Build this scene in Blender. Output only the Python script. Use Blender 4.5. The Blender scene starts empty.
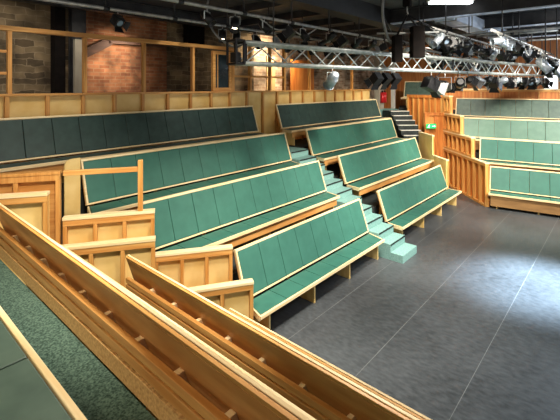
import bpy, math, random
from mathutils import Vector, Matrix
random.seed(7)
S = bpy.context.scene
C = S.collection
R = math.radians

# ------------------------------------------------------------------ mesh helpers
class MB:
    def __init__(self): self.v = []; self.f = []; self.sm = []
    def add(self, vs, fs, smooth=False):
        o = len(self.v); self.v += [tuple(p) for p in vs]
        self.f += [tuple(i + o for i in f) for f in fs]; self.sm += [smooth] * len(fs)
        return self
    def hexa(self, p):      # 4 bottom (ccw from above) + 4 top
        return self.add(p, [(3,2,1,0),(4,5,6,7),(0,1,5,4),(1,2,6,5),(2,3,7,6),(3,0,4,7)])
    def box(self, x0, x1, y0, y1, z0, z1):
        return self.hexa([(x0,y0,z0),(x1,y0,z0),(x1,y1,z0),(x0,y1,z0),(x0,y0,z1),(x1,y0,z1),(x1,y1,z1),(x0,y1,z1)])
    def prism(self, pts, z0, z1):
        n = len(pts)
        vs = [(x,y,z0) for x,y in pts] + [(x,y,z1) for x,y in pts]
        fs = [tuple(range(n-1,-1,-1)), tuple(range(n,2*n))] + [(i,(i+1)%n,n+(i+1)%n,n+i) for i in range(n)]
        return self.add(vs, fs)
    def plate(self, pts, x0, x1):       # polygon in the y,z plane, extruded along x
        n = len(pts)
        vs = [(x0,y,z) for y,z in pts] + [(x1,y,z) for y,z in pts]
        fs = [tuple(range(n-1,-1,-1)), tuple(range(n,2*n))] + [(i,(i+1)%n,n+(i+1)%n,n+i) for i in range(n)]
        return self.add(vs, fs)
    def bar(self, a, b, w, h):          # rectangular bar from a to b
        a = Vector(a); b = Vector(b); d = (b-a).normalized()
        up = Vector((0,0,1)) if abs(d.z) < .95 else Vector((0,1,0))
        s = d.cross(up).normalized(); u = s.cross(d)
        q = [(-1,-1),(1,-1),(1,1),(-1,1)]
        vs = [a + s*i*w/2 + u*j*h/2 for i,j in q] + [b + s*i*w/2 + u*j*h/2 for i,j in q]
        return self.hexa(vs)
    def tube(self, pts, r, n=8, cap=True):
        pts = [Vector(p) for p in pts]; rings = []; vs = []
        s = None
        for i, p in enumerate(pts):
            d = (pts[min(i+1,len(pts)-1)] - pts[max(i-1,0)]).normalized()
            if s is None:
                up = Vector((0,0,1)) if abs(d.z) < .9 else Vector((1,0,0))
                s = d.cross(up).normalized()
            else:
                s = (s - d*s.dot(d)).normalized()
            u = s.cross(d)
            for k in range(n):
                a = 2*math.pi*k/n
                vs.append(p + s*math.cos(a)*r + u*math.sin(a)*r)
        fs = []
        for i in range(len(pts)-1):
            for k in range(n):
                fs.append((i*n+k, i*n+(k+1)%n, (i+1)*n+(k+1)%n, (i+1)*n+k))
        self.add(vs, fs, True)
        if cap:
            o = len(self.v) - len(vs)
            self.f += [tuple(o+k for k in range(n-1,-1,-1)), tuple(o+(len(pts)-1)*n+k for k in range(n))]; self.sm += [False]*2
        return self
    def lathe_y(self, prof, n=18, cz=0, cap=True):   # profile (y, radius) round the y axis
        vs = []; fs = []
        for y, r in prof:
            for k in range(n):
                a = 2*math.pi*k/n
                vs.append((math.cos(a)*r, y, cz+math.sin(a)*r))
        m = len(prof)
        for i in range(m-1):
            for k in range(n):
                fs.append((i*n+k, i*n+(k+1)%n, (i+1)*n+(k+1)%n, (i+1)*n+k))
        o = len(self.v)
        self.add(vs, fs, True)
        if cap:
            self.f += [tuple(o+k for k in range(n-1,-1,-1)), tuple(o+(m-1)*n+k for k in range(n))]; self.sm += [False]*2
        return self
    def build(self, name, mat, parent=None, bevel=0, loc=(0,0,0)):
        me = bpy.data.meshes.new(name); me.from_pydata(self.v, [], self.f)
        me.polygons.foreach_set('use_smooth', self.sm)
        me.update()
        import bmesh
        b = bmesh.new(); b.from_mesh(me); bmesh.ops.recalc_face_normals(b, faces=b.faces); b.to_mesh(me); b.free()
        if mat: me.materials.append(mat)
        o = bpy.data.objects.new(name, me); C.objects.link(o); o.location = loc
        if parent: o.parent = parent
        if bevel:
            m = o.modifiers.new('bevel', 'BEVEL'); m.width = bevel; m.segments = 2; m.limit_method = 'ANGLE'
        return o

def tag(o, label=None, cat=None, group=None, kind=None):
    if label: o['label'] = label
    if cat: o['category'] = cat
    if group: o['group'] = group
    if kind: o['kind'] = kind
    return o
def thing(name, label, cat, loc=(0,0,0), rz=0, group=None):
    o = bpy.data.objects.new(name, None); C.objects.link(o); o.empty_display_size = .2
    o.location = loc; o.rotation_euler = (0,0,rz)
    return tag(o, label, cat, group)
def copy_tree(o, parent=None):
    c = o.copy(); C.objects.link(c)
    if parent: c.parent = parent
    for ch in list(o.children): copy_tree(ch, c)
    return c

# ------------------------------------------------------------------ materials
def srgb(r, g, b):
    f = lambda c: (c/12.92 if c <= .04045 else ((c+.055)/1.055)**2.4)
    return (f(r/255), f(g/255), f(b/255), 1)
def mat(name, c1, c2=None, rough=.6, scale=(6,6,6), detail=4, metal=0, bump=0, lo=.35, hi=.65, spec=.5, bscale=None):
    m = bpy.data.materials.new(name); m.use_nodes = True
    nt = m.node_tree; N = nt.nodes; L = nt.links; b = N['Principled BSDF']
    b.inputs['Roughness'].default_value = rough; b.inputs['Metallic'].default_value = metal
    b.inputs['Specular IOR Level'].default_value = spec
    tc = N.new('ShaderNodeTexCoord'); mp = N.new('ShaderNodeMapping'); mp.inputs['Scale'].default_value = scale
    nz = N.new('ShaderNodeTexNoise'); nz.inputs['Scale'].default_value = 1; nz.inputs['Detail'].default_value = detail
    cr = N.new('ShaderNodeValToRGB'); cr.color_ramp.elements[0].position = lo; cr.color_ramp.elements[1].position = hi
    cr.color_ramp.elements[0].color = c1; cr.color_ramp.elements[1].color = c2 or c1
    L.new(tc.outputs['Object'], mp.inputs['Vector']); L.new(mp.outputs['Vector'], nz.inputs['Vector'])
    L.new(nz.outputs['Fac'], cr.inputs['Fac']); L.new(cr.outputs['Color'], b.inputs['Base Color'])
    if bump:
        bp = N.new('ShaderNodeBump'); bp.inputs['Strength'].default_value = bump; bp.inputs['Distance'].default_value = .01
        L.new(nz.outputs['Fac'], bp.inputs['Height']); L.new(bp.outputs['Normal'], b.inputs['Normal'])
    return m
def emis(name, col, strength):
    m = bpy.data.materials.new(name); m.use_nodes = True
    b = m.node_tree.nodes['Principled BSDF']
    b.inputs['Base Color'].default_value = col
    b.inputs['Emission Color'].default_value = col; b.inputs['Emission Strength'].default_value = strength
    return m

M = {}
M['green'] = mat('green_upholstery', srgb(48,100,87), srgb(54,108,94), .5, (5,5,5), 2, bump=.03)
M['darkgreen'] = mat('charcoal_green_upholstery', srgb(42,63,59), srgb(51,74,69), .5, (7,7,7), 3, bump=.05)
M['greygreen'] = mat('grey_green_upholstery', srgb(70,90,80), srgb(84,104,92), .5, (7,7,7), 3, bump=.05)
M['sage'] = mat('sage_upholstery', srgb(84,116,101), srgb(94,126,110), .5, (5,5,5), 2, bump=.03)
M['shadeply'] = mat('shaded_plywood', srgb(128,94,54), srgb(152,114,68), .6, (2,9,9), 5)  # plywood darkened in colour for the shade on the right stand's aprons
M['wood'] = mat('pine_timber', srgb(196,134,66), srgb(222,168,96), .45, (1.6,26,26), 4)
M['woodv'] = mat('pine_upright', srgb(190,128,60), srgb(216,160,88), .45, (26,26,1.6), 4)
M['trim'] = mat('pale_trim', srgb(234,204,150), srgb(246,224,180), .42, (1.6,30,30), 3)
M['ply'] = mat('plywood', srgb(228,188,110), srgb(242,210,140), .5, (3,9,3), 5)
M['backply'] = mat('back_plywood', srgb(190,130,66), srgb(214,160,94), .5, (2,9,9), 5)
M['orange'] = mat('orange_boards', srgb(186,104,42), srgb(214,138,66), .5, (14,14,1.2), 4)
M['osb'] = mat('osb_board', srgb(188,134,72), srgb(234,192,124), .6, (60,30,60), 6, lo=.3, hi=.7)
M['carpet'] = mat('green_carpet', srgb(46,66,58), srgb(98,122,108), .95, (90,90,90), 6, bump=.4, spec=.1)
M['stair'] = mat('teal_carpet', srgb(112,152,146), srgb(134,172,166), .9, (40,40,40), 4, spec=.15)
M['nosing'] = mat('dark_nosing', srgb(24,34,34), rough=.6)
M['tier'] = mat('dark_platform', srgb(30,36,36), srgb(44,52,50), .8, (10,10,10))
M['black'] = mat('black_metal', srgb(10,10,12), srgb(19,19,22), .4, (8,8,8), metal=.2)
M['blackcloth'] = mat('black_board', srgb(14,12,11), srgb(24,19,17), .9, (8,8,8), spec=.1)
M['steel'] = mat('dark_steel', srgb(40,40,42), srgb(62,60,60), .55, (3,3,3), metal=.4)
M['alu'] = mat('aluminium', srgb(180,190,190), srgb(218,224,222), .35, (8,8,8), metal=.4)
M['pipe'] = mat('scaffold_pipe', srgb(140,142,142), srgb(188,186,180), .4, (9,9,9), metal=.5)
M['lens'] = mat('lamp_lens', srgb(130,150,170), rough=.12)
M['silver'] = mat('silver_can', srgb(150,160,172), srgb(196,204,212), .35, (8,8,8), metal=.5)
M['blue'] = mat('blue_gel', srgb(20,90,190), rough=.3)
M['cable'] = mat('grey_cable', srgb(96,96,94), srgb(126,124,120), .5)
M['ceil'] = mat('dark_ceiling', srgb(58,57,58), srgb(82,80,80), .8, (1.2,5,5))
M['beam'] = mat('black_beam', srgb(14,14,15), srgb(24,24,26), .6)
M['duct'] = mat('pale_duct', srgb(176,190,212), srgb(206,216,232), .35, (2,8,8))
M['red'] = mat('red_paint', srgb(190,30,34), rough=.4)
M['white'] = mat('white_paint', srgb(214,210,200), rough=.6)
M['greycol'] = mat('pale_column', srgb(150,140,122), srgb(176,166,148), .7, (4,4,2))
M['glass'] = mat('dark_glass', srgb(18,26,30), srgb(40,54,60), .12, (3,3,3))
M['tan'] = mat('tan_board', srgb(200,166,110), rough=.6)
M['exitgreen'] = emis('exit_green', srgb(20,170,90), .9)
M['exitwhite'] = emis('exit_white', srgb(225,255,235), 1.0)
M['glow'] = emis('lit_lens', (1,.82,.55,1), 12)
M['tube'] = emis('lit_tube', (.9,.96,1,1), 3)
M['daywin'] = emis('daylight_pane', (.92,.96,1,1), 1.3)

def floor_mat():
    m = bpy.data.materials.new('black_vinyl'); m.use_nodes = True
    nt = m.node_tree; N = nt.nodes; L = nt.links; b = N['Principled BSDF']
    tc = N.new('ShaderNodeTexCoord')
    def noise(sc, det, mapscale=(1,1,1)):
        mp = N.new('ShaderNodeMapping'); mp.inputs['Scale'].default_value = mapscale
        mp.inputs['Rotation'].default_value = (0,0,.5)
        L.new(tc.outputs['Object'], mp.inputs['Vector'])
        n = N.new('ShaderNodeTexNoise'); n.inputs['Scale'].default_value = sc; n.inputs['Detail'].default_value = det
        L.new(mp.outputs['Vector'], n.inputs['Vector']); return n
    n1 = noise(.7, 4); n2 = noise(22, 9, (1,.45,1))
    mx = N.new('ShaderNodeMath'); mx.operation = 'ADD'
    h1 = N.new('ShaderNodeMath'); h1.operation = 'MULTIPLY'; h1.inputs[1].default_value = .5; L.new(n1.outputs['Fac'], h1.inputs[0])
    h2 = N.new('ShaderNodeMath'); h2.operation = 'MULTIPLY'; h2.inputs[1].default_value = .5; L.new(n2.outputs['Fac'], h2.inputs[0])
    L.new(h1.outputs[0], mx.inputs[0]); L.new(h2.outputs[0], mx.inputs[1])
    cr = N.new('ShaderNodeValToRGB')
    cr.color_ramp.elements[0].position = .36; cr.color_ramp.elements[0].color = srgb(52,55,57)
    cr.color_ramp.elements[1].position = .68; cr.color_ramp.elements[1].color = srgb(84,88,91)
    L.new(mx.outputs[0], cr.inputs['Fac'])
    # welded seams between the vinyl rolls
    sp = N.new('ShaderNodeSeparateXYZ'); L.new(tc.outputs['Object'], sp.inputs[0])
    a = N.new('ShaderNodeMath'); a.operation = 'ADD'; a.inputs[1].default_value = 20*1.03 - 1.375; L.new(sp.outputs['Y'], a.inputs[0])
    md = N.new('ShaderNodeMath'); md.operation = 'MODULO'; md.inputs[1].default_value = 1.03; L.new(a.outputs[0], md.inputs[0])
    lt = N.new('ShaderNodeMath'); lt.operation = 'LESS_THAN'; lt.inputs[1].default_value = .007; L.new(md.outputs[0], lt.inputs[0])
    n3 = noise(2.2, 3)
    gt = N.new('ShaderNodeMath'); gt.operation = 'MULTIPLY'; L.new(lt.outputs[0], gt.inputs[0]); L.new(n3.outputs['Fac'], gt.inputs[1])
    mix = N.new('ShaderNodeMix'); mix.data_type = 'RGBA'
    L.new(gt.outputs[0], mix.inputs['Factor']); L.new(cr.outputs['Color'], mix.inputs['A']); mix.inputs['B'].default_value = srgb(136,138,136)
    L.new(mix.outputs['Result'], b.inputs['Base Color'])
    rr = N.new('ShaderNodeMapRange'); rr.inputs['To Min'].default_value = .26; rr.inputs['To Max'].default_value = .48
    L.new(n2.outputs['Fac'], rr.inputs['Value']); L.new(rr.outputs['Result'], b.inputs['Roughness'])
    return m
def brick_mat(name, c1, c2, mortar, stone=.5, axis='x'):
    m = bpy.data.materials.new(name); m.use_nodes = True
    nt = m.node_tree; N = nt.nodes; L = nt.links; b = N['Principled BSDF']; b.inputs['Roughness'].default_value = .9
    tc = N.new('ShaderNodeTexCoord'); sp = N.new('ShaderNodeSeparateXYZ'); cb = N.new('ShaderNodeCombineXYZ')
    L.new(tc.outputs['Object'], sp.inputs[0]); L.new(sp.outputs['X'], cb.inputs['X']); L.new(sp.outputs['Z'], cb.inputs['Y'])
    n = N.new('ShaderNodeTexNoise'); n.inputs['Scale'].default_value = 2.2; n.inputs['Detail'].default_value = 8
    L.new(tc.outputs['Object'], n.inputs['Vector'])
    nd = N.new('ShaderNodeTexNoise'); nd.inputs['Scale'].default_value = 3.5; nd.inputs['Detail'].default_value = 3
    L.new(tc.outputs['Object'], nd.inputs['Vector'])
    vm = N.new('ShaderNodeVectorMath'); vm.operation = 'MULTIPLY_ADD'; k = .03 if stone < .6 else .16
    vm.inputs[1].default_value = (k,k,k); L.new(nd.outputs['Color'], vm.inputs[0]); L.new(cb.outputs[0], vm.inputs[2])
    br = N.new('ShaderNodeTexBrick'); br.inputs['Scale'].default_value = 1
    br.inputs['Brick Width'].default_value = .26 if stone < .6 else .36; br.inputs['Row Height'].default_value = .085 if stone < .6 else .13
    br.inputs['Mortar Size'].default_value = .012; br.inputs['Mortar Smooth'].default_value = .6
    br.inputs['Color1'].default_value = c1; br.inputs['Color2'].default_value = c2; br.inputs['Mortar'].default_value = mortar
    L.new(vm.outputs[0], br.inputs['Vector'])
    cr = N.new('ShaderNodeValToRGB'); cr.color_ramp.elements[0].position = .35; cr.color_ramp.elements[1].position = .68
    cr.color_ramp.elements[0].color = (.32,.29,.26,1); cr.color_ramp.elements[1].color = (1.45,1.38,1.3,1)
    L.new(n.outputs['Fac'], cr.inputs['Fac'])
    mix = N.new('ShaderNodeMix'); mix.data_type = 'RGBA'; mix.blend_type = 'MULTIPLY'; mix.inputs['Factor'].default_value = .95
    L.new(br.outputs['Color'], mix.inputs['A']); L.new(cr.outputs['Color'], mix.inputs['B'])
    L.new(mix.outputs['Result'], b.inputs['Base Color'])
    bp = N.new('ShaderNodeBump'); bp.inputs['Strength'].default_value = .8; bp.inputs['Distance'].default_value = .03
    L.new(n.outputs['Fac'], bp.inputs['Height']); L.new(bp.outputs['Normal'], b.inputs['Normal'])
    return m
M['floor'] = floor_mat()
M['brick'] = brick_mat('red_brick', srgb(176,122,86), srgb(140,88,60), srgb(160,128,100), .4)
M['stone'] = brick_mat('rough_stone', srgb(128,112,86), srgb(84,72,54), srgb(134,120,98), .9)
M['pale'] = brick_mat('whitewashed_brick', srgb(206,190,168), srgb(150,118,92), srgb(190,176,156), .4)

# ------------------------------------------------------------------ camera
H = 3.4
cam_d = bpy.data.cameras.new('camera'); cam = bpy.data.objects.new('camera', cam_d); C.objects.link(cam)
cam.location = (0,0,H); cam.rotation_euler = (R(90), 0, R(41.47-90))
cam_d.sensor_width = 36; cam_d.lens = 36*396/560; cam_d.shift_y = -124/560; cam_d.clip_start = .05
S.camera = cam

# ------------------------------------------------------------------ the setting
def struct(name, mb, m, label=None):
    o = mb.build(name, m); o['kind'] = 'structure'
    if label: o['label'] = label; o['category'] = name.split('_')[0]
    return o
struct('floor', MB().box(-4,20,-7,10,-.1,0), M['floor'], 'dark grey scuffed vinyl stage floor with pale seams')
struct('ceiling', MB().box(-4,20,-7,10,5.25,5.4), M['ceil'], 'dark painted ceiling above the lighting grid')
def wall_seg(name, x0, x1, m, lab, y=9.3): struct(name, MB().box(x0,x1,y,y+.3,0,5.25), m, lab)
wall_seg('wall_back_left', -4, 3.55, M['stone'], 'rough grey brown stone wall at far left behind the timber frame')
wall_seg('wall_back_middle', 3.55, 5.95, M['brick'], 'warm lit red brick wall behind the timber frame', 9.32)
wall_seg('wall_back_right', 5.95, 9.2, M['stone'], 'rough stone wall around the small framed window', 9.28)
wall_seg('wall_back_far', 9.2, 20, M['pale'], 'patchy whitewashed brick wall behind the truss', 9.3)

# row axes of the right hand stand
TH = R(-80.2)
def rp(P, q):      # P = distance across the rows, q = distance along the row to the right
    m = Vector((-math.sin(TH), math.cos(TH))); x = Vector((math.cos(TH), math.sin(TH)))
    return m*P + x*q
def rot_struct(name, mb, m, lab):
    o = struct(name, mb, m, lab); o.rotation_euler = (0,0,TH); return o
rot_struct('wall_right', MB().box(-6,8,18.6,18.9,0,5.25), M['orange'], 'brown timber clad wall behind the right hand stand')

# ------------------------------------------------------------------ benches
HS, BL, BH = .42, .22, .65
D = Vector((0,BL,BH)); DL = D.length; D.normalize(); NN = Vector((0,-D.z,D.y))
def lean(mb, x0, x1, s0, s1, t0, t1):
    B = Vector((0,0,HS))
    def p(x,s,t): return Vector((x,0,0)) + B + D*s + NN*t
    mb.hexa([p(x0,s0,t1),p(x1,s0,t1),p(x1,s0,t0),p(x0,s0,t0),p(x0,s1,t1),p(x1,s1,t1),p(x1,s1,t0),p(x0,s1,t0)])
    return mb
def bench(label, loc, L, rz=0, pad=.43, skew=0, rear=False, props=True, apron=False, cover='green', group='green upholstered benches'):
    t = thing('bench', label, 'bench', loc, rz, group)
    n = max(1, round((L-.06)/pad)); w = (L-.06)/n
    skl, skr = skew if isinstance(skew, tuple) else (skew, skew)
    for i in range(n):
        x0 = .03+i*w+.003; x1 = .03+(i+1)*w-.003
        lean(MB(), x0, x1, .035, DL-.036, 0, .035).build('back_pad', M[cover], t, .008)
        l0 = skl if i == 0 else 0; l1 = skr if i == n-1 else 0
        MB().prism([(x0+l0,-.405),(x1+l1,-.405),(x1,-.045),(x0,-.045)], HS-.045, HS).build('seat_pad', M[cover], t, .008)
    if props: lean(MB(), 0, L, DL-.033, DL, -.02, .04).build('top_rail', M['trim'], t, .004)
    else:
        lean(MB(), 0, L, DL-.033, DL, .002, .020).build('top_rail', M['trim'], t, .003)
        lean(MB(), 0, L, DL-.033, DL-.004, -.018, -.001).build('rear_top_rail', M['wood'], t, .002)
    lean(MB(), 0, L, .008, .033, -.02, .036).build('bottom_rail', M['trim'], t, .004)
    lean(MB(), 0, .028, .033, DL-.033, -.002, .04).build('end_rail', M['trim'], t, .004)
    lean(MB(), L-.028, L, .033, DL-.033, -.002, .04).build('end_rail', M['trim'], t, .004)
    lean(MB(), .002, L-.002, .033, DL-.035, -.018, -.003).build('back_board', M['backply'], t)
    MB().prism([(skl,-.435),(L+skr,-.435),(L+skr,-.407),(skl,-.407)], HS-.042, HS+.006).build('front_rail', M['trim'], t, .004)
    MB().prism([(skl,-.406),(.027+skl,-.406),(.027,-.042),(0,-.042)], HS-.07, HS+.004).build('seat_end_rail', M['trim'], t, .003)
    MB().prism([(L-.027+skr,-.406),(L+skr,-.406),(L,-.042),(L-.027,-.042)], HS-.07, HS+.004).build('seat_end_rail', M['trim'], t, .003)
    MB().prism([(.03+skl,-.404),(L-.03+skr,-.404),(L-.03,-.01),(.03,-.01)], HS-.065, HS-.046).build('seat_board', M['backply'], t)
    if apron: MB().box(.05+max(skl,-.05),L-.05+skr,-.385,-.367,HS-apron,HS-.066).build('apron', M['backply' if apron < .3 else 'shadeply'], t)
    k = max(2, round(L/1.15)+1)
    for i in range(k):
        x = .18 + (L-.33)*i/(k-1)
        MB().plate([(-.30,0),(-.02,0),(-.02,HS-.066),(-.30,HS-.066)], x, x+.03).build('leg', M['ply'], t, .002)
        if not props: continue
        q = MB(); q.bar((x+.015,.265,0),(x+.015,.215,HS+.50),.035,.05); q.build('back_prop', M['woodv'], t, .003)
    if rear and loc[2] > .1:
        z0 = .61
        MB().box(0,L,.212,.236,z0,z0+.102).build('kick_board', M['osb'], t, .002)
        MB().box(0,L,.205,.234,z0+.122,z0+.176).build('rear_rail', M['wood'], t, .003)
        MB().box(0,L,.200,.236,z0+.196,z0+.243).build('rear_ledge', M['wood'], t, .003)
        nb = int(L/.36)
        for i in range(nb):
            x = .1+i*.36
            MB().plate([(.125,z0+.16),(.199,z0+.16),(.199,z0+.240),(.150,z0+.240)], x, x+.035).build('bracket', M['trim'], t, .002)
        MB().box(.02,L-.02,.118,.199,z0+.12,z0+.156).build('rear_shelf', M['orange'], t)
    return t

# centre stand: rows at back-bottom Y, seat Z
ROW = [(4.0,.42),(5.0,1.09),(5.96,1.64),(6.94,2.25)]
cl = [(3.78,7.22),(2.87,7.17),(2.46,7.13),(-1.0,7.03)]
cr = [(8.02,11.88),(7.96,12.45),(7.95,12.75),(7.9,13.5)]
ordn = ['front', 'second', 'third', 'top']
for i in range(4):
    y, z = ROW[i]
    a, b = cl[i]
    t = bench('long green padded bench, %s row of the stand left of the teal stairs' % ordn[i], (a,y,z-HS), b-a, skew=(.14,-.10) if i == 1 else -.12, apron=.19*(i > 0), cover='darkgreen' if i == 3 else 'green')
    if i == 2:
        pp = [(-.03,0),(-.03,1.12)] + [(-.15+.10*math.cos(q), 1.02+.10*math.sin(q)) for q in [R(90),R(115),R(140),R(165),R(180)]] + [(-.25,0)]
        m = len(pp); mb = MB(); mb.add([(x,.12,z_) for x,z_ in pp]+[(x,.145,z_) for x,z_ in pp], [tuple(range(m)),tuple(range(2*m-1,m-1,-1))]+[(k,(k+1)%m,m+(k+1)%m,m+k) for k in range(m)])
        tag(mb.build('end_panel', M['ply'], t, .002), 'pale plywood end panel with a rounded corner')
    a, b = cr[i]
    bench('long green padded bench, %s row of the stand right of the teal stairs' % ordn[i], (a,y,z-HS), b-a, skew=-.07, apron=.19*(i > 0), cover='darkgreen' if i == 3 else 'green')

# near stand, benches seen from behind (they face +X)
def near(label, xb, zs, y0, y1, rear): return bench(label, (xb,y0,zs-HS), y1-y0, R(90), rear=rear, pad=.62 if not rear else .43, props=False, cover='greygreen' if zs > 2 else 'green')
near('bench at the bottom left corner seen from above, grey green seat pads', .147, 2.25, -3.0, 5.0, False)
near('nearest bench seen from behind, its long plywood back crossing the lower left', 1.254, 1.64, -2.5, 4.60, True)
near('bench seen from behind with a cut end, second plywood back from the camera', 2.18, 1.05, -2.5, 3.78, True)
near('bench nearest the stage floor in the near stand, only its back edge showing', 2.97, .42, -2.5, 3.14, True)

# right stand
rows = [(12.8,.42,(12.50,3.02)),(13.93,1.09,(13.53,3.56)),(14.78,1.66,(14.26,4.30)),(15.74,2.30,(15.15,4.80))]
for i,(P,z,(x,y)) in enumerate(rows):
    q = x*math.cos(TH)+y*math.sin(TH)
    w = rp(P, q)
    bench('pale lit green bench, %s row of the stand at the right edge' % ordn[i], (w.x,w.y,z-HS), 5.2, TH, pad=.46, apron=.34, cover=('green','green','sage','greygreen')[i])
w = rp(16.68, 15.9*math.cos(TH)+7.07*math.sin(TH))
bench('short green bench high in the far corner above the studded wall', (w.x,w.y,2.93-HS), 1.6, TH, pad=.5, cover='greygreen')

# ------------------------------------------------------------------ seating tiers
def tier(label, pts, z0, z1, m='tier', rz=0):
    o = MB().prism(pts, z0, z1).build('seating_tier', M[m], None); o.rotation_euler = (0,0,rz)
    return tag(o, label, 'platform', 'seating tiers')
tier('dark platform carrying the second row left of the teal stairs', [(3.50,4.32),(7.18,4.32),(7.18,5.29),(1.66,5.29)], 0, .668)
tier('dark platform carrying the third row left of the teal stairs', [(1.66,5.30),(7.18,5.30),(7.18,6.27),(-.1,6.27)], 0, 1.218)
tier('dark platform carrying the top row left of the teal stairs', [(-1.5,6.28),(7.18,6.28),(7.18,7.36),(-1.5,7.36)], 0, 1.828)
tier('dark platform carrying the second row right of the teal stairs', [(7.97,4.32),(11.95,4.32),(12.78,5.20),(12.78,5.29),(7.97,5.29)], 0, .668)
tier('dark platform carrying the third row right of the teal stairs', [(7.97,5.30),(12.78,5.30),(12.78,6.27),(7.97,6.27)], 0, 1.218)
tier('dark platform carrying the top row right of the teal stairs', [(7.97,6.28),(13.3,6.28),(13.6,6.58),(13.6,7.36),(7.97,7.36)], 0, 1.828)
tier('green carpeted walkway in front of the bottom left bench', [(-.6,-3.2),(1.012,-3.2),(1.012,5.0),(-.6,5.0)], 0, 1.828, 'carpet')
tier('platform below the nearest bench seen from behind', [(1.03,-3.2),(1.94,-3.2),(1.94,4.4),(1.03,4.9)], 0, 1.218, 'carpet')
tier('platform below the second bench seen from behind', [(1.95,-3.2),(2.74,-3.2),(2.74,3.7),(1.95,4.3)], 0, .628, 'carpet')
def rtier(label, P0, P1, q0, z1): tier(label, [(q0,P0),(9,P0),(9,P1),(q0-.6,P1)], 0, z1, 'tier', TH)
rtier('dark platform carrying the second row of the stand at the right edge', 13.12, 14.25, -.95, .668)
rtier('dark platform carrying the third row of the stand at the right edge', 14.26, 15.09, -1.65, 1.238)
rtier('dark platform carrying the top row of the stand at the right edge', 15.10, 16.05, -2.1, 1.878)
rtier('dark platform carrying the short bench high in the far corner', 16.06, 18.5, -4.3, 2.508)

# ------------------------------------------------------------------ teal aisle stairs
st = thing('aisle_stairs', 'pale teal carpeted stairs running up between the two centre stands', 'stairs', (7.22,3.25,0))
for k in range(12):
    zt = .1523*(k+1); y0 = .252*k
    y1 = y0+.252 if k < 11 else 4.1
    s = MB().box(0,.66,y0,y1-.002,0,zt).build('step', M['stair'], st, .004)
    if k: MB().box(.005,.655,y0-.008,y0-.0005,zt-.03,zt+.002).build('nosing', M['nosing'], s)

fs = thing('corner_stairs', 'dark stairs with pale nosings climbing in the far corner', 'stairs', (12.85,5.75,0), R(45))
for k in range(6):
    zt = 1.70+.15*k
    s = MB().box(.26*k,.26*k+(.255 if k < 5 else .9),-.72,.0,0,zt).build('step', M['tier'], fs)
    MB().box(0.26*k-.004,.26*k+.15,-.715,-.005,zt+.001,zt+.02).build('nosing', M['white'], s)

# ------------------------------------------------------------------ stud walls
def stud_wall(name, label, p, q, z0, z1, side, sp=.42, group='stepped timber parapets', mats=('ply','wood','woodv'), depth=.07, cat='partition', th=.018, rails=()):
    p = Vector(p); q = Vector(q); d = q-p; L = d.length
    t = thing(name, label, cat, (p.x,p.y,z0), math.atan2(d.y,d.x), group)
    h = z1-z0
    y0, y1 = (-depth, -.001) if side < 0 else (th+.001, th+depth)
    MB().box(.0,L,0,th,0,h-.036).build('panel', M[mats[0]], t)
    MB().box(-.005,L+.005,min(y0,0)-.008,max(y1,th)+.008,h-.035,h).build('top_rail', M['trim' if mats[1]=='wood' else mats[1]], t, .004)
    MB().box(.0,L,y0,y1,h-.105,h-.036).build('head_rail', M[mats[1]], t, .003)
    MB().box(.0,L,y0,y1,0,.06).build('sole_rail', M[mats[1]], t, .003)
    for zr in rails: MB().box(.05,L-.05,y0,y1,zr,zr+.05).build('mid_rail', M[mats[1]], t, .003)
    n = max(1, round(L/sp))
    for i in range(n+1):
        x = (L-.045)*i/n
        MB().box(x,x+.045,y0+.002,y1-.002,.061,h-.106).build('stud', M[mats[2]], t, .003)
    return t
stud_wall('parapet', 'front low plywood parapet beside the left end of the front bench', (2.56,4.21), (3.55,3.61), 0, .94, -1, .40)
stud_wall('parapet', 'plywood parapet cut across by the pointed bench end, one step above the front parapet', (1.66,4.78), (2.54,4.22), 0, 1.62, -1, .40)
stud_wall('parapet', 'plywood parapet at the left edge with a pale top rail above the nearest bench', (.2,5.74), (1.60,4.85), 0, 2.23, -1, .55)
stud_wall('parapet', 'three bay plywood parapet against the left end of the front bench back', (2.80,4.66), (3.64,4.10), 0, 1.22, -1, .30)
w4 = stud_wall('parapet', 'plywood parapet with a handrail and upright post above it', (1.83,5.05), (2.70,4.50), 0, 1.85, -1, .40)
stud_wall('parapet', 'orange parapet at the left edge under the long handrail', (.3,5.98), (1.80,5.06), 0, 2.40, -1, .50, mats=('wood','woodv','woodv'))
hr = thing('handrail', 'square timber handrail and short post above the left parapets', 'handrail', (1.83,5.05,1.851), math.atan2(-.55,.87))
MB().box(.0,.83,-.06,-.015,.489,.549).build('rail', M['wood'], hr, .004)
MB().box(.832,.892,-.065,-.005,0,.63).build('post', M['woodv'], hr, .004)

# right hand vomitory walls
o1 = (12.24,2.96); dv = Vector((.738,.675)).normalized()
def on(t, o=o1): return (o[0]+dv.x*t, o[1]+dv.y*t)
lv = [(0,1.24,0,2.78),(1.245,1.85,.79,2.78),(1.855,2.46,1.49,2.78),(2.465,3.07,2.26,2.78)]
nm = ['bottom and longest level', 'second level', 'third level', 'highest short level']
for (z0,z1,a,b),s in zip(lv,nm):
    stud_wall('partition', 'orange finned timber wall beside the right stand, %s' % s, on(a), on(b), z0, z1, 1, .34, 'finned walls beside the right stand', ('orange','wood','woodv'), .10)
stud_wall('partition', 'timber end wall of the front bench right of the stairs', (11.86,3.99), (12.42,4.60), 0, 1.25, -1, .4, 'end walls right of the stairs', ('ply','wood','woodv'), .05)
stud_wall('partition', 'plywood end wall beside the second bench right of the stairs', (12.44,4.62), (13.12,5.33), 0, 1.86, -1, .4, 'end walls right of the stairs', ('ply','wood','woodv'), .05)
stud_wall('partition', 'dark orange wall carrying the green exit sign', (13.74,5.40), (14.24,4.86), 0, 2.47, -1, .33, None, ('orange','orange','orange'), .05)
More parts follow.
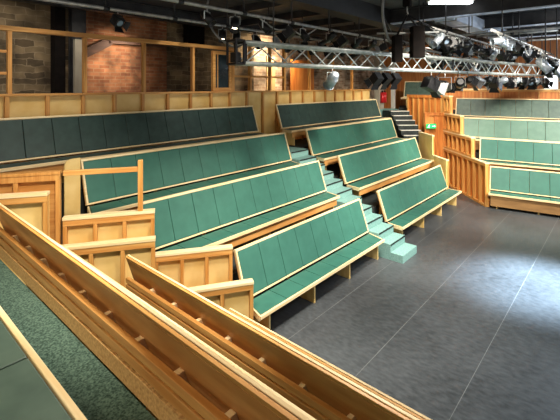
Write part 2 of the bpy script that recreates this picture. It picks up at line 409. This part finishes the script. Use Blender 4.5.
stud_wall('partition', 'tall orange studded wall in the far corner below the short green bench', (14.75,6.42), (14.36,4.98), 0, 3.07, -1, .27, None, ('orange','orange','woodv'), .08)
a = rp(16.2, -2.55); b = rp(16.2, 4)
stud_wall('partition', 'orange timber parapet behind the top row of the right stand', a, b, 2.51, 3.30, -1, .6, None, ('orange','wood','wood'), .05)

ex = thing('exit_sign', 'small lit green exit sign on the orange wall', 'sign', (13.80,5.215,1.93), math.atan2(-.66,.62))
MB().box(-.17,.17,-.10,-.058,0,.16).build('sign_panel', M['exitgreen'], ex, .004)
pm = MB(); y0,y1 = -.104,-.1005
pm.box(.02,.11,y0,y1,.07,.09); pm.add([(.10,y0,.045),(.15,y0,.08),(.10,y0,.115),(.10,y1,.045),(.15,y1,.08),(.10,y1,.115)], [(0,1,2),(5,4,3),(0,3,4,1),(1,4,5,2),(2,5,3,0)])
pm.build('arrow', M['exitwhite'], ex)
pm = MB(); pm.box(-.085,-.06,y0,y1,.115,.14); pm.bar((-.08,-.102,.11),(-.10,-.102,.065),.004,.03); pm.bar((-.10,-.102,.065),(-.07,-.102,.025),.004,.018); pm.bar((-.10,-.102,.065),(-.135,-.102,.035),.004,.018); pm.bar((-.08,-.102,.105),(-.045,-.102,.085),.004,.014)
pm.build('running_figure', M['exitwhite'], ex)

# ------------------------------------------------------------------ gallery frame behind the top row
gf = thing('gallery_frame', 'long open timber frame of posts and rails along the back wall', 'timber frame', (0,7.45,0))
MB().box(-1.2,13.6,.0,.016,1.9,3.235).build('low_panel', M['ply'], gf)
MB().box(-1.2,13.6,-.07,.03,3.236,3.275).build('sill_rail', M['wood'], gf, .004)
MB().box(-1.2,6.67,-.045,.045,4.28,4.36).build('top_rail', M['wood'], gf, .004)
posts = [.71,1.88,3.05,4.22,5.43,6.62,7.24,8.0,8.6,9.8,11.1,12.3]
for x in posts:
    w = .06 if x != 6.62 else .10
    zt = 4.279 if x < 7 else 4.6
    MB().box(x-w/2,x+w/2,-.045,.045,3.276,zt).build('post', M['woodv'], gf, .004)
MB().box(6.675,8.57,-.03,.03,3.62,3.67).build('mid_rail', M['wood'], gf, .003)
for z in (3.58,3.93): MB().box(.745,1.845,-.02,.02,z,z+.045).build('mid_rail', M['wood'], gf, .003)
x = -.5
while x < 13.5:
    MB().box(x-.03,x+.03,-.06,-.001,1.9,3.235).build('stud', M['woodv'], gf, .003); x += .585

# things at the back wall
wn = struct('window_1', MB().box(6.07,6.50,7.44,7.455,3.36,4.16), M['glass'], 'small window with dark glass set in the timber gallery frame')
wf = MB(); wf.box(5.99,6.07,7.41,7.49,3.277,4.24); wf.box(6.50,6.568,7.41,7.49,3.277,4.24); wf.box(6.07,6.50,7.41,7.49,4.16,4.24); wf.box(6.07,6.50,7.41,7.49,3.277,3.36); wf.box(6.13,6.155,7.42,7.439,3.36,4.16)
wf.build('window_frame', M['wood'], wn, .004)
co = thing('steel_column', 'dark riveted steel column in front of the left brick wall', 'column', (3.42,8.72,0))
c = MB(); c.box(-.14,.14,-.1,-.08,0,5.25); c.box(-.14,.14,.08,.1,0,5.25); c.box(-.012,.012,-.08,.08,0,5.25)
c.build('shaft', M['steel'], co)
c = MB()
for k in range(12): 
    for s in (-.09,.09): c.lathe_y([(-.115,.012),(-.10,.016)], 8, 3.2+k*.17) if False else c.box(s-.014,s+.014,-.112,-.1,3.2+k*.17,3.228+k*.17)
c.build('rivets', M['steel'], co)
tag(MB().box(3.29,3.45,8.50,8.59,0,4.36).build('pale_post', M['greycol']), 'pale plastered post standing against the dark steel column', 'column')
tag(MB().box(3.0,3.2,8.75,9.0,0,5.24).build('dark_post', M['blackcloth']), 'dark timber post left of the steel column', 'column')
br = MB(); br.bar((3.57,9.24,4.02),(4.35,9.24,4.46),.15,.2); br.bar((4.3,9.24,4.46),(5.9,9.24,4.50),.15,.12)
M['brown'] = mat('dark_brown_timber', srgb(74,44,26), srgb(98,60,36), .6, (2,9,9))
tag(br.build('timber_brace', M['brown'], None, .005), 'brown cranked timber brace against the lit brick wall', 'brace')
tag(MB().box(6.45,7.05,9.1,9.281,4.5,5.15).build('dark_hatch', M['blackcloth'], None, .01), 'black hatch high on the stone wall left of the window', 'hatch')
for x0, x1, z1, lab in ((9.1,9.5,4.35,'pale timber board standing behind the truss'),(10.3,11.6,4.3,'orange timber board standing behind the truss')):
    tag(MB().box(x0,x1,8.6,8.64,0,z1).build('standing_board', M['tan' if x0 < 10 else 'orange'], None, .004), lab, 'board')
# far corner: landing, pillar with red extinguishers, white post
tag(MB().prism([(13.62,7.38),(14.44,7.34),(14.95,6.88),(15.62,7.32),(15.3,8.7),(13.62,8.7)], 0, 2.46).build('corner_landing', M['stair'], None, .01), 'pale landing at the head of the corner stairs', 'landing')
tag(MB().box(15.46,15.60,7.35,7.48,2.461,4.8).build('white_post', M['white']), 'white post in the far corner behind the stairs', 'column')
tag(MB().box(14.72,15.12,7.62,7.85,2.461,5.249).build('corner_pillar', M['greycol'], None, .01), 'pale plastered pillar carrying the red extinguishers in the far corner', 'column')
for k, x in enumerate((14.80,15.02)):
    e = thing('fire_extinguisher', 'red extinguisher on the far corner pillar, %s of the pair' % ('left' if k == 0 else 'right'), 'extinguisher', (x,7.541,2.72), 0, 'pair of red extinguishers')
    MB().tube([(0,0,0),(0,0,.42)], .08, 12).build('cylinder', M['red'], e)
    MB().tube([(0,0,.42),(0,0,.50)], .03, 8).build('valve', M['black'], e)
    MB().tube([(0,0,.49),(.07,0,.47),(.09,0,.30),(.085,0,.12)], .012, 6).build('hose', M['black'], e)
# bright window at far right
for nmr, q0, q1 in (('window_2',.66,1.10),):
    o = rot_struct(nmr, MB().box(q0,q1,18.55,18.58,3.22,3.95), M['daywin'], 'bright window behind the right stand at the right edge')
    f = MB(); f.box(q0-.05,q0,18.52,18.6,3.17,4.0); f.box(q1,q1+.05,18.52,18.6,3.17,4.0); f.box(q0,q1,18.52,18.6,3.95,4.0); f.box(q0,q1,18.52,18.6,3.17,3.22)
    f.build('window_frame', M['wood'], o)

# ------------------------------------------------------------------ ceiling beams
def ibeam(label, a, b, z, h=.32, w=.22, m='beam', name='ceiling_beam'):
    a = Vector((*a,z)); b = Vector((*b,z)); mb = MB()
    mb.bar(a+Vector((0,0,.012)), b+Vector((0,0,.012)), w, .024); mb.bar(a+Vector((0,0,h-.012)), b+Vector((0,0,h-.012)), w, .024)
    mb.bar(a+Vector((0,0,h/2)), b+Vector((0,0,h/2)), .03, h-.05)
    return tag(mb.build(name, M[m]), label, 'beam', 'ceiling beams')
for i, x in enumerate((9.0,11.5,14.2)):
    tag(MB().box(x-.14,x+.02,-5,4.3 if i == 0 else 2.88,4.885,4.907).build('beam_edge', M['duct']), 'thin pale lower edge under the crossing beams, %s' % ('nearest of three','middle of three','farthest of three')[i], 'beam edge', 'pale beam edges')  # strip added to give each crossing beam its pale lower edge
tag(MB().box(0,13.5,4.35,4.75,4.88,5.249).build('ceiling_beam', M['beam']), 'wide black boxed beam running along above the truss', 'beam')
for i, x in enumerate((9.0,11.5,14.2)):
    ibeam('pale edged beam crossing at the upper right, %s' % ('nearest of three','middle of three','farthest of three')[i], (x,-5), (x,4.34 if i == 0 else 2.9), 4.92, .32, .16, 'steel')
ibeam('dark beam crossing the ceiling above the left brick wall', (-2,8.2), (9,8.2), 4.93, .31, .2, 'steel')
for i, x in enumerate((6.2,7.6,9.0,10.4,11.8)):
    tag(MB().box(x,x+.09,4.76,9.2,5.08,5.249).build('ceiling_joist', M['steel']), 'slim dark ceiling joist over the back stand, number %s from the left' % ('one','two','three','four','five')[i], 'joist', 'ceiling joists')
dc = thing('ventilation_duct', 'pale blue grey duct running to the far right under the ceiling', 'duct', (9.15,3.15,4.88))
MB().box(0,8.4,-.22,.22,0,.30).build('duct_body', M['duct'], dc, .02)
for k in range(7): MB().box(k*1.2+.1,k*1.2+.14,-.24,.24,-.02,.32).build('flange', M['pipe'], dc)
tl = thing('ceiling_light', 'long fluorescent ceiling light at the top edge right of centre', 'light', (8.47,2.78,5.1), R(-48.5))
MB().box(-.46,.46,-.10,.10,.05,.149).build('housing', M['white'], tl, .004)
MB().box(-.43,.43,-.08,.08,.0,.049).build('diffuser', M['tube'], tl, .01)

# ------------------------------------------------------------------ lighting pipes and truss
def pipe(label, a, b, hang=(), r=.026):
    a = Vector(a); b = Vector(b)
    t = thing('lighting_pipe', label, 'pipe', a, 0, 'lighting pipes')
    MB().tube([(0,0,0), b-a], r, 10).build('tube', M['pipe'], t)
    for k in hang:
        p = (b-a)*k
        MB().tube([p+Vector((0,0,.02)), (p.x,p.y,5.249-a.z)], .012, 6).build('hanger', M['steel'], t)
        MB().tube([p-(b-a).normalized()*.04, p+(b-a).normalized()*.04], r+.012, 10).build('clamp', M['steel'], t)
    return t
P1 = pipe('front steel lighting pipe running the length above the truss', (1.5,4.40,4.5), (14,4.40,4.5), [i/11+.03 for i in range(11)])
P2 = pipe('rear steel lighting pipe above the third row', (1.0,5.57,4.5), (10,5.57,4.5), [i/8+.05 for i in range(8)])
P3 = pipe('steel lighting pipe among the crowded lamps, farther of two', (7.6,2.85,4.52), (15.5,2.85,4.52), [.1,.3,.5,.7,.9])
P4 = pipe('steel lighting pipe among the crowded lamps, nearer of two', (7.8,1.85,4.4), (15.5,1.85,4.4), [.1,.3,.5,.7,.9])
P6 = pipe('low steel lighting pipe nearest the stage centre among the crowded lamps', (9.0,1.25,4.0), (15.5,1.25,4.0), [.05,.3,.5,.7,.9])
P7 = pipe('high steel lighting pipe beside the pale duct', (8.6,3.55,4.62), (15.5,3.55,4.62), [.05,.3,.5,.7,.9])
for i, x in enumerate((10.7,12.6)): pipe('short steel pipe crossing the crowded lamps, %s of two' % ('nearer','farther')[i], (x,.9,4.64), (x,2.88,4.64), [.12,.6])
P5 = pipe('steel pipe crossing high over the stage at the right', (9.9,.5,4.6), (9.9,4.3,4.6), [.1,.9])

T0 = Vector((3.91,4.12,0)); td = Vector((.9818,-.190,0)); TL = 11.3
tr = thing('lighting_truss', 'aluminium lattice truss hanging above the front bench', 'truss', (T0.x,T0.y,3.73), math.atan2(td.y,td.x))
for y in (0,.26):
    for z in (0,.30): MB().tube([(0,y,z),(TL,y,z)], .029, 10).build('chord', M['alu'], tr)
n = 28
for i in range(n):
    x0 = TL*i/n; x1 = TL*(i+1)/n
    for y in (0,.26):
        a, b = ((x0,y,.0),(x1,y,.30)) if i % 2 == 0 else ((x0,y,.30),(x1,y,.0))
        MB().tube([a,b], .011, 6).build('brace', M['alu'], tr)
for x in (0.01,TL/2,TL-.01):
    MB().bar((x,0,0),(x,0,.3),.03,.03).bar((x,.26,0),(x,.26,.3),.03,.03).bar((x,0,.3),(x,.26,.3),.03,.03).bar((x,0,0),(x,.26,0),.03,.03).build('end_frame', M['black'], tr)
for x in (.6,4.5,8.5): MB().tube([(x,.13,.31),(x,.13,1.519)], .01, 6).build('hanger', M['steel'], tr)

# ------------------------------------------------------------------ lamps (origin = centre of the pipe they hang from)
def lamp_base(name, cat='spotlight', s=1):
    t = thing(name, '', cat)
    MB().tube([(0,-.01,.036),(0,.026,.026),(0,.036,0),(0,.026,-.026),(0,0,-.036)], .012, 6).tube([(0,0,-.034),(0,0,-.12)], .012, 6).build('hook_clamp', M['pipe'], t)
    return t
def yoke(t, w, zp, m='black'):
    q = MB(); q.bar((-w,0,-.12),(w,0,-.12),.03,.008); q.bar((-w,0,-.12),(-w,0,zp-.03),.008,.03) ; q.bar((w,0,-.12),(w,0,zp-.03),.008,.03)
    q.build('yoke', M[m], t)
def make_profile(m):
    t = lamp_base('profile_spotlight'); yoke(t, .12, -.32, 'pipe')
    b = MB(); b.lathe_y([(.30,.07),(.28,.105),(.05,.11),(.03,.09),(-.06,.09),(-.07,.08),(-.30,.08),(-.31,.095),(-.36,.095)], 16)
    b = b.build('body', M[m], t, loc=(0,0,-.30))
    MB().lathe_y([(-.365,.078),(-.372,.06)], 16).build('lens', M['lens'], b)
    MB().box(-.10,.10,-.392,-.374,-.10,.10).build('gel_frame', M[m], b)
    MB().tube([(.05,.28,.09),(.07,.33,.16),(.03,.2,.27)], .008, 6).build('tail', M['black'], b)
    return t
def make_par(m):
    t = lamp_base('par_can'); yoke(t, .125, -.29, 'alu')
    b = MB(); b.lathe_y([(.20,.05),(.18,.085),(.02,.115),(-.22,.115),(-.22,.105),(-.10,.10)], 18)
    b = b.build('can', M[m], t, loc=(0,0,-.27))
    MB().lathe_y([(-.11,.099),(-.12,.07)], 16).build('lens', M['lens'], b)
    MB().lathe_y([(-.222,.128),(-.235,.128),(-.235,.11),(-.222,.11)], 18, cap=False).build('gel_frame', M[m], b)
    return t
def make_fresnel(m):
    t = lamp_base('barn_door_spotlight'); yoke(t, .15, -.34)
    b = MB(); b.box(-.13,.13,-.12,.16,-.14,.12); b.box(-.10,.10,-.08,.12,.121,.145)
    for k in range(4): b.box(-.134,-.131,-.08+k*.06,-.05+k*.06,-.1,.08); b.box(.131,.134,-.08+k*.06,-.05+k*.06,-.1,.08)
    b = b.build('body', M[m], t, .006, loc=(0,0,-.31))
    MB().lathe_y([(-.121,.10),(-.14,.085),(-.146,.05)], 16).build('lens', M['lens'], b)
    for k in range(4):
        a = k*math.pi/2; w0, w1 = .10, .16
        def rr(x,y,z): return (x*math.cos(a)-z*math.sin(a), y, x*math.sin(a)+z*math.cos(a))
        v = [rr(-w0,-.125,.13),rr(w0,-.125,.13),rr(w1,-.27,.21),rr(-w1,-.27,.21)]
        u = [rr(-w0,-.125,.136),rr(w0,-.125,.136),rr(w1,-.266,.216),rr(-w1,-.266,.216)]
        MB().add(v+u, [(0,1,2,3),(7,6,5,4),(0,4,5,1),(1,5,6,2),(2,6,7,3),(3,7,4,0)]).build('barn_door', M[m], b)
    return t
protos = {'profile': make_profile('black'), 'par': make_par('black'), 'silver': make_par('silver'), 'fresnel': make_fresnel('black'), 'greyprofile': make_profile('silver')}
used = set()
def lamp(kind, loc, yaw, tilt, label, group, scale=1):
    p = protos[kind]
    if kind in used: o = copy_tree(p)
    else: used.add(kind); o = p
    o.location = loc; o.rotation_euler = (0,0,yaw); o.scale = (scale,)*3
    o['label'] = label; o['group'] = group
    for c in o.children:
        if c.name.split('.')[0] in ('body','can'): c.rotation_euler = (tilt,0,0)
    return o
ORD = ['first','second','third','fourth','fifth','sixth','seventh','eighth','ninth','tenth','eleventh','twelfth','thirteenth','fourteenth','fifteenth','sixteenth','seventeenth','eighteenth','nineteenth','twentieth'] + ['twenty '+k for k in ('first','second','third','fourth','fifth','sixth','seventh','eighth','ninth')]
KN = {'profile':'black profile spotlight','par':'black par can lamp','silver':'silver par can lamp','fresnel':'black spotlight with barn doors','greyprofile':'silver grey profile spotlight'}
def row(seq, pos, where, group):
    for i,(kind,s,yaw,tilt,sc) in enumerate(seq):
        lamp(kind, pos(s), yaw, tilt, '%s, %s from the left %s' % (KN[kind], ORD[i], where), group, sc)
def onT(s): return (T0.x+td.x*s, T0.y+td.y*s, 3.73)
# under the truss
tl_ = [('silver',1.75,R(150),R(35),.8),('fresnel',2.90,R(165),R(40),.62),('fresnel',3.17,R(170),R(40),.62),('fresnel',3.46,R(160),R(42),.62),
       ('fresnel',4.75,R(60),R(25),.95),('profile',5.3,R(95),R(4),1.15),('profile',5.95,R(110),R(12),.95)]
ks = ['profile','fresnel','silver','profile','par','fresnel','greyprofile','par','fresnel','profile','silver','par','fresnel']
s = 6.3; kk = 0
while s < 11.2:
    tl_.append((ks[kk % 13], s, R(random.uniform(20,340)), R(random.uniform(10,50)), random.uniform(.65,.8))); s += .27; kk += 1
row(tl_, onT, 'under the long truss', 'lamps hung under the truss')
row([('par',3.45,R(20),R(45),.55),('par',4.6,R(20),R(45),.55),('fresnel',5.2,R(200),R(40),.6),('par',5.6,R(0),R(50),.6),('profile',6.4,R(180),R(30),.6),('fresnel',6.9,R(190),R(35),.6),('par',7.5,R(170),R(35),.6),('profile',8.1,R(150),R(20),.6),('fresnel',8.7,R(190),R(20),.6),('par',9.3,R(170),R(35),.6),('silver',10.0,R(150),R(20),.6),('fresnel',10.6,R(190),R(20),.6),('profile',11.3,R(20),R(20),.6)],
    lambda s: (s,4.40,4.5), 'on the front pipe above the truss', 'lamps on the front pipe')
row([('fresnel',2.75,R(10),R(40),.5),('par',5.6,R(0),R(55),.7),('silver',6.2,R(10),R(60),.65),('par',6.5,R(-10),R(60),.7),('par',7.1,R(160),R(30),.7),('profile',7.7,R(170),R(15),.7),('fresnel',8.3,R(170),R(20),.7),('par',8.9,R(170),R(20),.7),('profile',9.5,R(170),R(20),.7)],
    lambda s: (s,5.57,4.5), 'on the rear pipe', 'lamps on the rear pipe')
def crowd(x0, x1, st, mul, y, z, where, group):
    seq = []; s = x0; k = 0
    while s < x1:
        seq.append((ks[(k*mul+2)%13], s, R(random.uniform(0,360)), R(random.uniform(5,55)), random.uniform(.55,.75))); s += st; k += 1
    row(seq, lambda s: (s,y,z), where, group)
crowd(8.0, 15.2, .33, 5, 2.85, 4.52, 'on the farther crowded pipe', 'lamps on the farther crowded pipe')
crowd(8.3, 13.6, .34, 4, 1.85, 4.4, 'on the nearer crowded pipe', 'lamps on the nearer crowded pipe')
crowd(9.0, 15.2, .34, 6, 1.25, 4.0, 'on the low crowded pipe', 'lamps on the low crowded pipe')
crowd(9.4, 15.0, .36, 3, 3.55, 4.62, 'on the high pipe beside the duct', 'lamps on the high pipe')
P8 = pipe('low steel lighting pipe just above the truss level at the right', (8.4,3.43,4.2), (15.5,3.43,4.2), [.04,.3,.5,.7,.9])
crowd(9.3, 15.2, .36, 7, 3.43, 4.2, 'on the low pipe beside the truss', 'lamps on the low pipe beside the truss')
gel = lamp('par', (9.9,3.3,4.6), R(200), R(50), 'par can lamp with a bright blue filter among the crowded lamps', 'coloured lamps')
tag(MB().lathe_y([(-.236,.112),(-.24,.112)], 16).build('blue_filter', M['blue'], [c for c in gel.children if c.name.startswith('can')][0]), 'bright blue filter')
for i,(x,y,z,yw,tl,lab) in enumerate(((4.72,5.75,4.52,-40,60,'small par can with a lit warm lens left of the pair on the rear pipe'),(5.06,5.57,4.5,-45,55,'small par can with a lit warm lens right of the pair on the rear pipe'),(3.97,4.40,4.5,-50,60,'small par can with a lit warm lens on the front pipe'))):
    o = lamp('par', (x,5.57 if i < 2 else 4.40,4.5), R(yw), R(tl), lab, 'lit warm lamps', .6)
    for c in o.children:
        for g in c.children:
            if g.name.startswith('lens'): g.data = g.data.copy(); g.data.materials[0] = M['glow']; g['label'] = 'lit warm lens'
# chain hoist and the two dark boxes slung from it
ho = thing('chain_hoist', 'black chain hoist on the ceiling with splayed sling legs above the two boxes', 'hoist', (6.73,2.95,0))
MB().box(-.05,.05,-.07,.07,4.80,5.249).build('motor', M['blackcloth'], ho, .015)
MB().tube([(0,0,4.8),(0,0,4.72)], .012, 6).tube([(0,.0,4.72),(.03,0,4.69),(.02,0,4.65),(-.02,0,4.65)], .014, 6).build('hook', M['pipe'], ho)
MB().tube([(0,0,4.66),(-.115,.135,4.292)], .02, 8).build('sling', M['black'], ho)
MB().tube([(0,0,4.66),(.125,-.13,4.45)], .02, 8).build('sling', M['black'], ho)
MB().tube([(.02,.0,4.66),(.40,-.33,4.42)], .014, 8).build('sling', M['black'], ho)
MB().tube([(-.35,.40,4.33),(-.1,.13,4.33),(.55,-.35,4.38)], .016, 8).build('spreader_bar', M['pipe'], ho)
for lab,(x,y,z0,z1,w) in (('small dark brown box slung at the left under the chain hoist',(6.616,3.085,3.82,4.29,.075)),('larger dark brown box slung at the right under the chain hoist',(6.855,2.82,3.90,4.45,.11))):
    t = thing('equipment_box', lab, 'box', (x,y,z0), R(-48), 'dark boxes under the chain hoist')
    MB().box(-w,w,-.09,.09,0,z1-z0).build('case', M['blackcloth'], t, .01)
    MB().box(-w+.012,w-.012,-.096,-.091,.03,z1-z0-.03).build('grille', M['blackcloth'], t)
t = thing('control_box', 'open black bracket with a small box at the left end of the truss', 'box', (3.78,4.12,3.72), R(-11))
q = MB()
for y in (-.02,.22):
    for x in (-.05,.08): q.box(x-.014,x+.014,y-.014,y+.014,-.02,.34)
for z in (-.02,.31): q.box(-.06,.10,-.03,.24,z,z+.03)
q.build('bracket_frame', M['black'], t, .003)
MB().box(-.03,.06,.02,.18,.02,.16).build('case', M['black'], t, .008)

# cables
def cable(label, pts, r=.016, m='cable'):
    pts = [Vector(p) for p in pts]; out = []
    for i in range(len(pts)-1):
        p0 = pts[max(i-1,0)]; p1 = pts[i]; p2 = pts[i+1]; p3 = pts[min(i+2,len(pts)-1)]
        for k in range(8):
            u = k/8
            out.append(.5*((2*p1)+(p2-p0)*u+(2*p0-5*p1+4*p2-p3)*u*u+(3*p1-p0-3*p2+p3)*u**3))
    out.append(pts[-1])
    return tag(MB().tube(out, r, 8).build('cable', M[m]), label, 'cable', 'hanging cables')
cable('grey cable looping down to the left end of the truss', [(4.05,4.85,5.24),(3.85,4.83,4.85),(3.75,4.78,4.5),(3.80,4.65,4.18),(3.95,4.4,3.98),(4.02,4.2,4.05)])
cable('thick grey cable looping down beside the dark boxes', [(6.05,3.0,5.24),(5.98,3.02,4.9),(6.0,3.05,4.6),(6.2,3.1,4.35),(6.6,3.2,4.18),(7.3,3.3,4.15)], .022)
cable('thin black cable looping behind the thick grey one', [(6.3,3.25,5.24),(6.4,3.25,4.7),(6.8,3.25,4.35),(7.6,3.3,4.25)], .012, 'black')
for i,(xa,xb,y,z) in enumerate(((7.7,9.6,2.85,4.52),(10,12.2,2.85,4.52),(8.2,10.4,1.85,4.4),(11,13,1.85,4.4),(4.5,6,4.4,4.5))):
    cable('thin pale cable drooping along a lighting pipe, %s of five' % ORD[i], [(xa,y,z-.03),(xa+.25*(xb-xa),y,z-.16),(xa+.5*(xb-xa),y,z-.12),(xa+.75*(xb-xa),y,z-.19),(xb,y,z-.03)], .012, 'pipe')

for i in range(19):
    x = 8.4 + i*.3; y = (2.85,1.85,1.25,3.43)[(i*3)%4]; z = {2.85:4.52,1.85:4.4,1.25:4.0,3.43:4.2}[y]; d = random.uniform(.12,.3); w = random.uniform(.5,1.1)
    cable('thin cable drooping among the crowded lamps, %s from the left' % ORD[i], [(x,y-.02,z-.03),(x+w*.3,y-.06,z-d),(x+w*.6,y-.03,z-d*.8),(x+w,y-.02,z-.03)], .012, 'white' if i % 2 else 'cable')

# ------------------------------------------------------------------ light
def spot(name, loc, tgt, e, col=(1,.86,.66), size=90, blend=.8, r=.3):
    l = bpy.data.lights.new(name, 'SPOT'); l.energy = e; l.color = col; l.spot_size = R(size); l.spot_blend = blend; l.shadow_soft_size = r
    o = bpy.data.objects.new(name, l); C.objects.link(o); o.location = loc
    o.rotation_euler = (Vector(tgt)-Vector(loc)).to_track_quat('-Z','Y').to_euler()
    return o
W = (1,.92,.79); WW = (1,.82,.58); CW = (.78,.89,1)
spot('fill_front', (5.4,1.7,5.1), (5.7,3.9,.3), 1250, W, 80)  # unseen spot added over the stage front to brighten the front bench
spot('fill_mid', (6.4,.6,4.9), (9.4,4.3,.7), 1500, W, 80)  # unseen fill added for the stand right of the stairs
spot('fill_near', (2.6,2.4,5.1), (2.2,3.0,1.0), 420, W, 130)  # unseen fill added to lift the near stand
spot('fill_behind', (-1.2,2.6,5.15), (1.6,2.2,1.6), 170, WW, 110)  # unseen fill added behind the camera for the rear bench faces
spot('fill_left', (.9,1.6,5.1), (2.2,4.3,1.0), 640, W, 66)  # unseen fill added to brighten the left parapets
spot('fill_right', (10.6,-1.4,5.0), (13.6,2.4,1.2), 2600, W, 90)  # unseen fill added to brighten the right stand rows
spot('fill_far', (11.2,3.6,4.85), (13.4,5.0,1.8), 900, W, 100)  # fill added for the finned walls and far corner, no fixture
spot('stage_light', (10.2,-1.0,4.9), (8.1,1.05,0), 16000, (.62,.80,1), 27, 1)
spot('rail_spot', (4.95,6.7,4.9), (4.8,7.4,4.33), 14, W, 34, .5, .03)
spot('stage_wash', (5.5,-1.2,5.1), (6.4,.3,0), 620, (.70,.86,1), 90, 1)
spot('post_fill', (3.1,7.7,4.9), (3.4,8.5,3.9), 30, W, 90)  # fill added to lift the pale post, no fixture
spot('brick_light', (4.9,8.3,4.55), (4.5,9.3,3.9), 120, (1,.82,.62), 80)
spot('stone_light', (1.6,7.6,4.8), (1.6,9.3,3.7), 70, W, 120)
spot('pale_wall_light', (9.8,7.9,4.7), (9.6,9.3,3.8), 280, WW, 120)
for x in (2.2, 5.6, 9.0, 12.0):
    spot('gallery_fill', (x,6.2,4.9), (x,7.45,2.9), 75, W, 75)  # fill added to brighten the low gallery panel, no fixture
spot('corner_fill', (12.3,4.5,4.9), (14.1,6.3,2.1), 380, W, 80, .8, .04)  # small fill added to brighten the corner stairs, no fixture
def point(name, loc, e, col, r=.12):
    l = bpy.data.lights.new(name, 'POINT'); l.energy = e; l.color = col; l.shadow_soft_size = r
    o = bpy.data.objects.new(name, l); C.objects.link(o); o.location = loc
point('rig_fill_near', (10.4,.1,4.3), 80, CW)  # unseen cool fill added to light the duct and crowded lamps
point('rig_fill_far', (13.4,.2,4.3), 80, CW)  # second unseen cool fill added for the farther duct and lamps

wd = bpy.data.worlds.new('ambient'); S.world = wd; wd.use_nodes = True
wd.node_tree.nodes['Background'].inputs[0].default_value = (1,.95,.88,1); wd.node_tree.nodes['Background'].inputs[1].default_value = .7
S.view_settings.view_transform = 'Standard'; S.view_settings.look = 'None'; S.view_settings.gamma = 1; S.view_settings.exposure = .5
S.view_settings.use_curve_mapping = False
